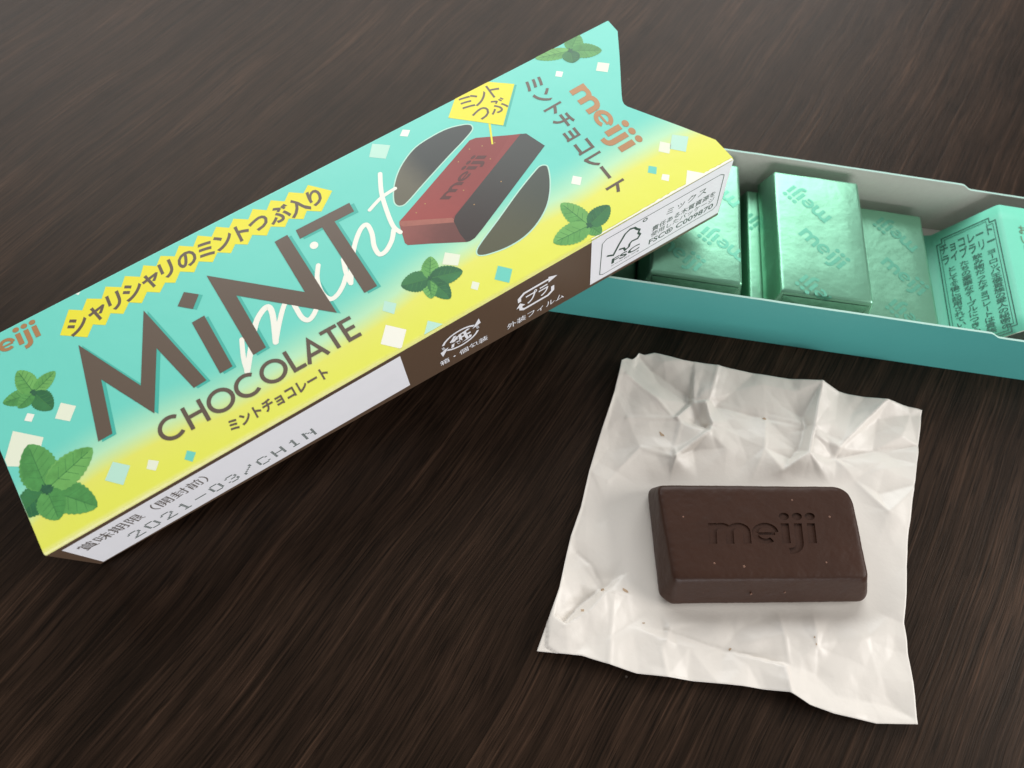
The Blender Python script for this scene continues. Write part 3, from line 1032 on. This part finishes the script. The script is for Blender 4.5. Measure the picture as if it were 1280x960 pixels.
def vertical(s, cx, y0, y1, size, off):
    out = []
    st = (y0 - y1) / len(s)
    for i, ch in enumerate(s):
        yc = y0 - st * (i + 0.5)
        if ch == 'ー':
            bl, br, tl = (cx - size * .5, yc + st * .5), (cx - size * .5, yc - st * .5), (cx + size * .5, yc + st * .5)
        else:
            bl, br, tl = (cx - size / 2, yc - st / 2), (cx + size / 2, yc - st / 2), (cx - size / 2, yc + st / 2)
        out += text_polys(ch, bl, br, tl, off=off)
    return out


print_on('card_title', text_polys('チョコレート', (4.9, 34.0), (19.3, 34.0), (4.9, 37.7), off=0.014) + text_polys('ライブラリー', (4.9, 30.4), (19.3, 30.4), (4.9, 34.0), off=0.014), M_CINK, on_card, 0.32, card)
cols = vertical('ヨーロッパ王侯貴族の愛人の秘密の', 17.7, 29.6, 4.6, 2.7, 0.012) + vertical('飲み物だったチョコレートは貴族', 14.1, 29.9, 4.6, 2.7, 0.012)
cols += vertical('たちの豪華なテーブルにつきもの', 10.6, 29.6, 4.6, 2.7, 0.012) + vertical('として食後に起用されていったの', 7.2, 29.4, 4.6, 2.7, 0.012)
print_on('card_text', cols, M_CINK, on_card, 0.32, card)
print_on('lid_text', vertical('おいしいひととき', 69.0, 36.5, 10.0, 3.0, 0.006), mat('card_ink_light', lin(110, 130, 104), 0.5), on_lid, 0.4, card)

# ------------------------------------------------------------------ foil wrapped chocolates
M_FOIL = mat('green_foil', lin(132, 190, 160), 0.38, metal=0.88, noise=(90, 0.06), bump=(300, 0.22))
M_FOILT = mat('foil_ink', lin(104, 176, 150), 0.42, metal=0.75)
M_FOILF = mat('green_foil_fold', lin(120, 184, 152), 0.26, metal=0.9, bump=(420, 0.6))
BW, BLN, TWW, TL, FH = 26.6, 43.2, 23.2, 39.2, 8.75      # base and top size of one piece, height


def on_foil(x, y, lift):
    vt = -TL / 2
    if y >= vt:
        return (x, y, FH + lift)
    d = vt - y
    return (x, vt - d * 0.22 - lift, FH - d * 0.97 + lift * 0.2)


def foil_body():
    bm = bmesh.new()
    lv = []
    for z, w, l in ((0, BW - 1.0, BLN - 1.0), (1.0, BW, BLN), (FH, TWW, TL)):
        lv.append([bm.verts.new((sx * w / 2 * MM, sy * l / 2 * MM, z * MM)) for sx, sy in ((-1, -1), (1, -1), (1, 1), (-1, 1))])
    bm.faces.new(lv[0][::-1])
    bm.faces.new(lv[2])
    for k in (0, 1):
        for i in range(4):
            j = (i + 1) % 4
            bm.faces.new((lv[k][i], lv[k][j], lv[k + 1][j], lv[k + 1][i]))
    bmesh.ops.bevel(bm, geom=[e for e in bm.edges if max(v.co.z for v in e.verts) > 0.002], offset=0.85 * MM, segments=3, affect='EDGES', profile=0.6)
    bmesh.ops.triangulate(bm, faces=bm.faces[:])
    bmesh.ops.subdivide_edges(bm, edges=[e for e in bm.edges if e.calc_length() > 3 * MM], cuts=3, use_grid_fill=True)
    for v in bm.verts:
        p = v.co / MM
        k = 0.13 * mnoise.noise(p * 0.13) + 0.05 * mnoise.noise(p * 0.5)
        n = Vector((p.x / BW, p.y / BLN, (p.z - 3) / FH)).normalized()
        v.co += n * k * MM
    me = bpy.data.meshes.new('foil_body')
    bm.to_mesh(me)
    bm.free()
    me.materials.append(M_FOIL)
    me.polygons.foreach_set('use_smooth', [True] * len(me.polygons))
    return me


def end_fold(sgn):
    """the tucked foil over one short end: a trapezoid flap with two pleated corners"""
    hb, ht = BLN / 2 + 0.02, TL / 2 + 0.16
    vs, fs = [], []

    def P_(x, z, out):
        t = z / FH
        return (x * sgn * -1, sgn * (hb + (ht - hb) * t + out), z)
    w0, w1 = BW / 2 - 1.0, TWW / 2 - 0.6
    pts = [P_(-w0 * .62, 0.6, 0.6), P_(w0 * .62, 0.6, 0.6), P_(w1, FH - 1.1, 0.10), P_(-w1, FH - 1.1, 0.10), P_(-w0 * .2, 4.2, 0.85), P_(w0 * .25, 3.8, 0.85),
           P_(-w0, 1.0, 0.05), P_(w0, 1.0, 0.05), P_(-w0 * 0.86, 4.4, -0.05), P_(w0 * .86, 4.4, -0.05)]
    fs = [(0, 1, 5, 4), (1, 2, 5), (5, 2, 3, 4), (4, 3, 0), (0, 3, 8), (0, 8, 6), (1, 9, 2), (1, 7, 9)]
    return pts, fs


foil_mesh = foil_body()


def foil_piece(label, u, v, z, rot, texts, first=[None]):
    mtx = TRAY @ Matrix.Translation((u * MM, v * MM, z * MM)) @ Matrix.Rotation(math.radians(rot), 4, 'Z')
    t = thing('wrapped_chocolate', label, 'chocolate', 'foil wrapped chocolates in the tray', mtx)
    b = bpy.data.objects.new('foil_body', foil_mesh)
    col.objects.link(b)
    b.parent = t
    for s in (-1, 1):
        pts, fs = end_fold(s)
        make('end_fold', pts, fs, M_FOILF, t)
    pl, pz = [], []
    for cx, cy, ang, w in texts:
        e1 = Vector((math.cos(math.radians(ang)), math.sin(math.radians(ang)))) * w
        e2 = Vector((-e1.y, e1.x)) * 0.47
        bl = Vector((cx, cy)) - e1 * .5 - e2 * .5
        a_, b_ = logo_polys(bl, bl + e1, bl + e2)
        pl += a_
        pz += b_
    lim = [(1, 0, -TWW / 2 + .3), (-1, 0, -TWW / 2 + .3), (0, 1, -TL / 2 - 5.5), (0, -1, -TL / 2 + .3)]
    print_on('foil_lettering', pl, M_FOILT, on_foil, 0.16, t, lim, split=[((0, 1), (-TL / 2,))], zs=pz)
    return t


A_ = -44
# lower layer first, then the two on top
foil_piece('foil wrapped chocolate lying flat beside the printed card, lower than its neighbour', 36.4, 23.9, 0.62, 0.6,
           [(3.6, -2.6, A_, 13.5), (3.6, 11.5, A_ + 180, 13), (4.0, -16, A_ + 180, 13)])
foil_piece('foil wrapped chocolate showing only as a narrow strip between the two upper ones', 9.2, 23.9, 0.62, 0,
           [(-7, 6, A_ + 180, 13), (2, -4, A_, 13)])
foil_piece('foil wrapped chocolate buried beneath the upper one next to the sleeve', -17.8, 23.9, 0.62, 0, [(0, 0, A_, 13)])
foil_piece('foil wrapped chocolate peeping out under the lower edge of the sleeve, leftmost in the tray', -44.4, 23.9, 0.62, 0.3, [(0, 2, A_, 13)])
foil_piece('topmost foil wrapped chocolate in the middle of the tray, fully in view', 13.9, 24.0, 9.42, 0.8,
           [(-0.3, -4.6, A_, 14), (-2.8, 9.6, A_ + 180, 13.6), (-1.6, -19.2, A_ + 180, 13.0)])
foil_piece('upper foil wrapped chocolate half covered by the corner of the sleeve', -19.2, 24.0, 9.42, 0.2,
           [(-4.8, -12.6, A_ + 8, 13.5), (7.0, -8.0, A_ + 188, 13.0), (6.0, 10.0, A_ + 180, 13)])

# ------------------------------------------------------------------ the opened wrapper
M_PAPER = mat('waxed_paper', lin(226, 219, 210), 0.36, spec=0.5, noise=(60, 0.03), bump=(1200, 0.06))
EDGE_T = [(26.68, 96.05), (28.05, 97.16), (29.53, 97.09), (30.48, 98.24), (31.21, 99.71), (32.71, 99.40), (35.08, 100.35), (42.44, 99.16), (51.64, 99.29), (62.91, 99.35), (78.75, 99.59), (83.99, 98.72), (95.73, 97.71), (105.90, 97.33)]
EDGE_R = [(105.90, 97.33), (104.19, 86.86), (100.78, 71.99), (98.71, 59.48), (96.49, 42.12), (96.93, 33.39), (97.20, 20.81)]
EDGE_B = [(15.00, 22.31), (24.49, 22.88), (36.63, 21.27), (48.56, 21.74), (59.14, 22.38), (68.96, 22.61), (73.35, 20.81), (78.62, 20.00), (88.33, 19.56), (97.20, 20.81)]
EDGE_L = [(26.68, 96.05), (25.66, 86.77), (23.65, 76.16), (21.76, 65.04), (20.78, 55.63), (19.28, 48.44), (17.94, 36.12), (15.00, 22.31)]


def sample(line, n):
    ls = [0]
    for a, b in zip(line, line[1:]):
        ls.append(ls[-1] + math.dist(a, b))
    out, k = [], 0
    for i in range(n + 1):
        s = ls[-1] * i / n
        while k < len(ls) - 2 and s > ls[k + 1]:
            k += 1
        t = (s - ls[k]) / (ls[k + 1] - ls[k])
        out.append((line[k][0] + (line[k + 1][0] - line[k][0]) * t, line[k][1] + (line[k + 1][1] - line[k][1]) * t))
    return out


CREASES = []     # (polyline mm, height, width, kind): sharp ridges (+) and valleys (-) pressed into the paper
for h_, w_, ln in ((1.5, 4.5, [(78.75, 99.59), (76.51, 86.99), (74.89, 79.03), (68.80, 73.66)]), (-0.9, 3.0, [(74.72, 89.57), (73.31, 80.46), (71.24, 77.50)]),
                   (1.3, 4.0, [(48.78, 88.03), (50.61, 82.77), (49.90, 80.00), (41.87, 72.07)]), (-1.0, 3.5, [(45.08, 88.00), (48.17, 82.76), (49.82, 81.96)]),
                   (0.8, 2.8, [(51.72, 99.31), (49.96, 89.39)]), (-0.6, 2.5, [(51.86, 88.16), (64.82, 87.25), (75.07, 86.72)]),
                   (0.5, 2.5, [(29.69, 80.36), (41.28, 82.56), (45.90, 87.93)]), (0.9, 3.5, [(95.94, 97.75), (83.08, 82.28), (76.44, 84.32)]),
                   (-0.8, 4.0, [(82.37, 79.77), (92.70, 83.63), (104.21, 87.09)]), (0.9, 4.5, [(82.37, 79.77), (86.77, 75.27), (94.59, 67.63)]),
                   (0.8, 3.0, [(82.37, 79.77), (81.67, 72.46)]), (1.2, 3.2, [(33.31, 37.85), (28.48, 37.21), (25.04, 32.25), (20.31, 28.54)]),
                   (-0.9, 3.0, [(26.84, 37.28), (22.66, 32.71), (20.23, 29.21)]), (1.0, 3.2, [(30.47, 37.19), (30.38, 30.56), (30.54, 21.58)]),
                   (-0.7, 3.0, [(28.09, 37.50), (24.80, 42.89), (21.24, 45.04)]), (0.7, 2.6, [(45.66, 37.46), (43.42, 32.39), (42.55, 29.18)]),
                   (0.8, 3.0, [(67.42, 41.67), (68.82, 35.24), (69.82, 28.30)]), (1.0, 2.6, [(76.26, 43.16), (75.80, 33.65)]),
                   (1.6, 5.0, [(68.40, 28.07), (69.39, 22.35), (73.87, 20.52)]), (-0.6, 3.0, [(42.43, 31.20), (55.48, 29.29), (69.64, 28.27)]),
                   (0.6, 3.5, [(26.48, 63.45), (33.49, 73.06), (41.87, 72.07)]), (-0.6, 3.0, [(22.09, 64.69), (21.28, 54.55), (20.04, 48.95)]),
                   (0.7, 3.5, [(41.63, 27.02), (43.02, 21.66)]), (0.6, 4.0, [(41.17, 64.09), (41.73, 74.59), (42.97, 81.33)]), (-0.8, 4.0, [(31.50, 98.68), (39.29, 91.94), (45.08, 88.00)]),
                   (1.0, 4.0, [(28.27, 92.12), (36.52, 86.81), (41.88, 82.67)]), (0.6, 4.0, [(61.29, 69.79), (64.22, 78.77), (64.82, 87.25)]), (0.7, 5.0, [(17.94, 38.98), (17.28, 30.08)])):
    CREASES.append((ln, h_, w_))
KNOTS = [(*p, a) for p, a in zip([(46.69, 88.76), (76.09, 86.47), (82.57, 79.81), (74.89, 79.03), (28.48, 37.21), (33.31, 37.85), (43.81, 31.94), (75.97, 33.34), (49.84, 81.53)], (0.9, 0.9, 0.9, 0.7, 0.9, 0.6, 0.6, 0.5, 0.8))]
CHOC_C = (62.0, 54.0)


def seg_d(p, a, b):
    ax, ay = b[0] - a[0], b[1] - a[1]
    t = max(0, min(1, ((p[0] - a[0]) * ax + (p[1] - a[1]) * ay) / (ax * ax + ay * ay)))
    return math.hypot(p[0] - a[0] - ax * t, p[1] - a[1] - ay * t), t


import numpy as np
from mathutils.geometry import delaunay_2d_cdt


def facets(seed=11, gap=4.8, amp=0.42, use=True):
    """flat facets between the pressed fold lines: a triangulation held by the creases"""
    rnd = random.Random(seed)
    pts, hs, ed = [], [], []

    def add(p, h):
        for i, q in enumerate(pts):
            if math.hypot(q[0] - p[0], q[1] - p[1]) < 0.4:
                return i
        pts.append(Vector((p[0], p[1])))
        hs.append(h)
        return len(pts) - 1
    for ln, h, w in (CREASES if use else []):
        ids = [add(p, 0.62 * h + rnd.uniform(-.15, .15)) for p in ln]
        ed.extend((i, j) for i, j in zip(ids, ids[1:]) if i != j)
    for k in range(900 if use else 2600):
        p = (rnd.uniform(12, 110), rnd.uniform(18, 106))
        if all(math.hypot(q[0] - p[0], q[1] - p[1]) > gap for q in pts):
            add(p, rnd.choice((-1, 1)) * rnd.uniform(0.05, amp))
    vo, eo, fo, ov, oe, of = delaunay_2d_cdt(pts, ed, [], 0, 1e-4)
    H = []
    for i, o_ in enumerate(ov):
        H.append(hs[o_[0]] if o_ and o_[0] < len(hs) else 0.0)
    return np.array([(v[0], v[1]) for v in vo]), np.array(H), [f for f in fo if len(f) == 3]


FINE = facets(5, 2.5, 0.09, False)
BROAD = facets()


def facet_z(P):
    return one_facet(P, *BROAD) + one_facet(P, *FINE)


def one_facet(P, FV, FHH, FT):
    z = np.zeros(len(P))
    for a, b, c in FT:
        A, B, C = FV[a], FV[b], FV[c]
        d = (B[1] - C[1]) * (A[0] - C[0]) + (C[0] - B[0]) * (A[1] - C[1])
        if abs(d) < 1e-9:
            continue
        l1 = ((B[1] - C[1]) * (P[:, 0] - C[0]) + (C[0] - B[0]) * (P[:, 1] - C[1])) / d
        l2 = ((C[1] - A[1]) * (P[:, 0] - C[0]) + (A[0] - C[0]) * (P[:, 1] - C[1])) / d
        l3 = 1 - l1 - l2
        m = (l1 >= -1e-6) & (l2 >= -1e-6) & (l3 >= -1e-6)
        z[m] = (l1 * FHH[a] + l2 * FHH[b] + l3 * FHH[c])[m]
    return z


def paper_z(x, y, s, t, fz=None):
    z = 0.35 + 1.55 * (facet_z(np.array([(x, y)]))[0] if fz is None else fz)
    for ln, h, w in CREASES:
        best, bt = 1e9, 0
        n = len(ln) - 1
        for i in range(n):
            d, tt = seg_d((x, y), ln[i], ln[i + 1])
            if d < best:
                best, bt = d, (i + tt) / n
        if best < 0.8:
            z += (0.16 if h > 0 else -0.14) * (1 - best / 0.8)
        if best < w:
            z += 0.42 * h * (1 - best / w) ** 1.0 * (0.55 + 0.45 * math.sin(math.pi * min(1, max(0, bt))))
    for kx, ky, a in KNOTS:
        r = math.hypot(x - kx, y - ky)
        th = math.atan2(y - ky, x - kx)
        z += a * 0.26 * (abs(math.sin(2.5 * th + kx)) - 0.5) * r * math.exp(-r / 4.0)
    # broad facets
    for k, (ax, ay, ph, am) in enumerate(((0.11, 0.05, 0.3, 0.5), (-0.06, 0.13, 1.1, 0.4), (0.19, -0.12, 2.0, 0.22), (0.05, 0.24, 0.7, 0.16), (0.31, 0.1, 1.9, 0.09))):
        q = x * ax + y * ay + ph + 0.5 * mnoise.noise(Vector((x * .05, y * .05, k)))
        z += 0.5 * am * abs((q % 2) - 1)
    z += 0.25 * mnoise.noise(Vector((x * 0.09, y * 0.09, 3)))
    # pressed flat under the chocolate, edges curl up a little
    dx, dy = x - CHOC_C[0], y - CHOC_C[1]
    c, sn = math.cos(0.172), math.sin(0.172)
    qx, qy = abs(dx * c + dy * sn) / 25.5, abs(-dx * sn + dy * c) / 14.5
    q = max(qx, qy)
    f = min(1, max(0, (q - 1.0) / 0.5))
    f = f * f * (3 - 2 * f)
    z = z * f
    e = min(s, 1 - s, t, 1 - t)
    curl = max(0, 1 - e / 0.10) ** 2 * 1.1 * (0.6 + 0.8 * mnoise.noise(Vector((x * .06, y * .06, 8))))
    return max(0.12, 0.35 * f + 0.14 + z + max(0, curl))


def wrapper():
    n = 230
    T_, B_, L_, R_ = sample(EDGE_T, n), sample(EDGE_B, n), sample(EDGE_L, n), sample(EDGE_R, n)
    vs, fs = [], []
    for j in range(n + 1):
        t = j / n
        for i in range(n + 1):
            s = i / n
            q = []
            for k in (0, 1):
                q.append((1 - t) * T_[i][k] + t * B_[i][k] + (1 - s) * L_[j][k] + s * R_[j][k] -
                         ((1 - s) * (1 - t) * T_[0][k] + s * (1 - t) * T_[n][k] + (1 - s) * t * B_[0][k] + s * t * B_[n][k]))
            vs.append((q[0], q[1], s, t))
    fz = facet_z(np.array([v[:2] for v in vs]))
    vs = [(v[0], v[1], paper_z(*v, fz=f_)) for v, f_ in zip(vs, fz)]
    for j in range(n):
        for i in range(n):
            a = j * (n + 1) + i
            fs.append((a, a + n + 1, a + n + 2, a + 1))
    o = make('opened_wrapper', vs, fs, M_PAPER, None, smooth=True)
    md = o.modifiers.new('s', 'SOLIDIFY')
    md.thickness = 0.08 * MM
    md.offset = 1
    baked(o)
    tag(o, 'crumpled square of white waxed wrapper paper lying open under the bare chocolate', 'wrapper')
    return o


paper = wrapper()
M_SMEAR = mat('chocolate_smear', lin(184, 158, 130), 0.6, noise=(1500, 0.2))


def smear(pts, r):
    for x, y in pts:
        n = 9
        ph = random.random() * 6
        ring_ = []
        st = random.uniform(1.0, 2.6)
        an = random.random() * 3.14
        for i in range(n):
            a = i / n * 2 * math.pi
            rr_ = r * random.uniform(0.5, 1.1)
            ex, ey = rr_ * math.cos(a) * st, rr_ * math.sin(a)
            ring_.append((x + ex * math.cos(an) - ey * math.sin(an), y + ex * math.sin(an) + ey * math.cos(an)))
        vs = [(p[0], p[1], paper_z(p[0], p[1], .5, .5) + 0.14) for p in ring_] + [(x, y, paper_z(x, y, .5, .5) + 0.14)]
        make('chocolate_smear', vs, [(i, (i + 1) % n, n) for i in range(n)], M_SMEAR, paper)


smear([(27.89, 37.64), (32.91, 38.32), (23.58, 32.52), (38.55, 77.66), (64.61, 87.21)], 0.42)
smear([(37.73, 32.13), (57.06, 29.72), (75.30, 35.11), (75.62, 33.62)], 0.22)

# ------------------------------------------------------------------ the bare chocolate
M_CHOC = mat('dark_chocolate', lin(56, 33, 22), 0.44, noise=(140, 0.16), bump=(900, 0.12), spec=0.28)


def chocolate():
    topo = [(37.47, 61.43), (77.86, 68.37), (79.73, 68.22), (81.20, 67.50), (82.05, 65.81), (84.42, 49.35), (83.99, 48.21), (41.95, 40.66), (41.39, 41.26), (36.79, 60.54)]
    z0 = 0.42
    baseo = [(36.08, 62.02), (36.58, 63.12)] + [(37.6, 62.6), (39.4, 63.9), (79.0, 70.8), (80.9, 70.2), (82.6, 68.0)] + [(88.26, 46.43), (87.04, 44.77), (43.02, 36.81), (40.37, 38.31)]
    N_ = 96

    def rs(poly):
        # resample by angle about the centre so that the rings correspond
        cx = sum(p[0] for p in poly) / len(poly)
        cy = sum(p[1] for p in poly) / len(poly)
        return poly
    bm = bmesh.new()

    def hull(points):
        for p in points:
            bm.verts.new(Vector(p) * MM)
    hull([(x, y, 9.8) for x, y in topo])
    hull([(x, y, 1.9) for x, y in baseo])
    cx, cy = sum(p[0] for p in baseo) / len(baseo), sum(p[1] for p in baseo) / len(baseo)
    hull([(cx + (x - cx) * 0.985, cy + (y - cy) * 0.97, z0) for x, y in baseo])
    r = bmesh.ops.convex_hull(bm, input=bm.verts[:])
    bmesh.ops.delete(bm, geom=[v for v in bm.verts if not v.link_faces], context='VERTS')
    bmesh.ops.dissolve_limit(bm, angle_limit=math.radians(3), verts=bm.verts[:], edges=bm.edges[:])
    bmesh.ops.recalc_face_normals(bm, faces=bm.faces[:])
    me = bpy.data.meshes.new('bare_chocolate')
    bm.to_mesh(me)
    bm.free()
    me.materials.append(M_CHOC)
    o = bpy.data.objects.new('bare_chocolate', me)
    col.objects.link(o)
    bv = o.modifiers.new('b', 'BEVEL')
    bv.width = 0.7 * MM
    bv.segments = 3
    bv.limit_method = 'ANGLE'
    bv.angle_limit = math.radians(18)
    baked(o)
    rm = o.modifiers.new('r', 'REMESH')
    rm.mode = 'VOXEL'
    rm.voxel_size = 0.30 * MM
    sm = o.modifiers.new('s', 'SMOOTH')
    sm.factor = 0.5
    sm.iterations = 40
    baked(o)
    bm = bmesh.new()
    bm.from_mesh(o.data)
    for v in bm.verts:
        p = v.co / MM
        k = 0.06 * mnoise.noise(p * 0.35) + 0.03 * mnoise.noise(p * 1.1)
        v.co += v.normal * k * MM
    bm.to_mesh(o.data)
    bm.free()
    # stamped word
    bl, br, tl = [(49.06, 47.33), (73.39, 51.74), (48.18, 56.69)]
    cuts = []
    for i_, (ln, w) in enumerate(LOGO):
        b2 = bmesh.new()
        prev = None
        lines = [ln] if w == 0 else None
        if w == 0:
            ringp = ln
        else:
            st_ = stroke(ln, w)
            ringp = [q[0] for q in st_] + [st_[-1][3]] + [st_[-1][2]] + [q[1] for q in st_[::-1]]
        vs_ = []
        for px, py in ringp:
            a, b = (px - LX0) / (LX1 - LX0), (py - LY0) / (LY1 - LY0)
            vs_.append((bl[0] + a * (br[0] - bl[0]) + b * (tl[0] - bl[0]), bl[1] + a * (br[1] - bl[1]) + b * (tl[1] - bl[1])))
        lo = [b2.verts.new((x * MM, y * MM, (9.8 - 0.32 - 0.012 * i_) * MM)) for x, y in vs_]
        hi = [b2.verts.new((x * MM, y * MM, (9.8 + 0.6) * MM)) for x, y in vs_]
        n_ = len(vs_)
        b2.faces.new(lo)
        b2.faces.new(hi)
        for i in range(n_):
            j = (i + 1) % n_
            b2.faces.new((lo[i], lo[j], hi[j], hi[i]))
        b2.normal_update()
        bmesh.ops.triangulate(b2, faces=[f for f in b2.faces if len(f.verts) > 4])
        bmesh.ops.recalc_face_normals(b2, faces=b2.faces[:])
        tm = bpy.data.meshes.new('cut')
        b2.to_mesh(tm)
        b2.free()
        cuts.append(tm)
    for tm in cuts:
        cut = bpy.data.objects.new('cut', tm)
        col.objects.link(cut)
        md = o.modifiers.new('cut', 'BOOLEAN')
        md.operation = 'DIFFERENCE'
        md.object = cut
        md.solver = 'EXACT'
        baked(o)
        bpy.data.objects.remove(cut)
    bm = bmesh.new()
    bm.from_mesh(o.data)
    for f in bm.faces:
        f.smooth = True
    for e in bm.edges:
        if len(e.link_faces) == 2 and e.calc_face_angle(0) > math.radians(30):
            e.smooth = False
    bm.to_mesh(o.data)
    bm.free()
    tag(o, 'bare dark chocolate piece with a stamped word, lying on the white wrapper paper', 'chocolate')
    return o


choc = chocolate()
M_GRAIN = mat('mint_grain', lin(122, 86, 68), 0.5)
bm = bmesh.new()
for (x, y), z in zip([(42.80, 54.80), (50.18, 45.57), (56.73, 45.99), (67.62, 63.21), (76.25, 60.75), (75.14, 50.06)], [9.8] * 6):
    r = random.uniform(0.24, 0.40)
    bmesh.ops.create_icosphere(bm, subdivisions=1, radius=r * MM, matrix=Matrix.Translation((x * MM, y * MM, (z - 0.12) * MM)))
for (x, y) in [(49.21, 40.05), (59.91, 41.43), (67.45, 43.06), (82.00, 46.07)]:
    bmesh.ops.create_icosphere(bm, subdivisions=1, radius=0.3 * MM, matrix=Matrix.Translation((x * MM, y * MM, 5.45 * MM)))
me = bpy.data.meshes.new('mint_grain')
bm.to_mesh(me)
bm.free()
me.materials.append(M_GRAIN)
g = bpy.data.objects.new('mint_grain', me)
col.objects.link(g)
g.parent = choc
g['kind'] = 'stuff'
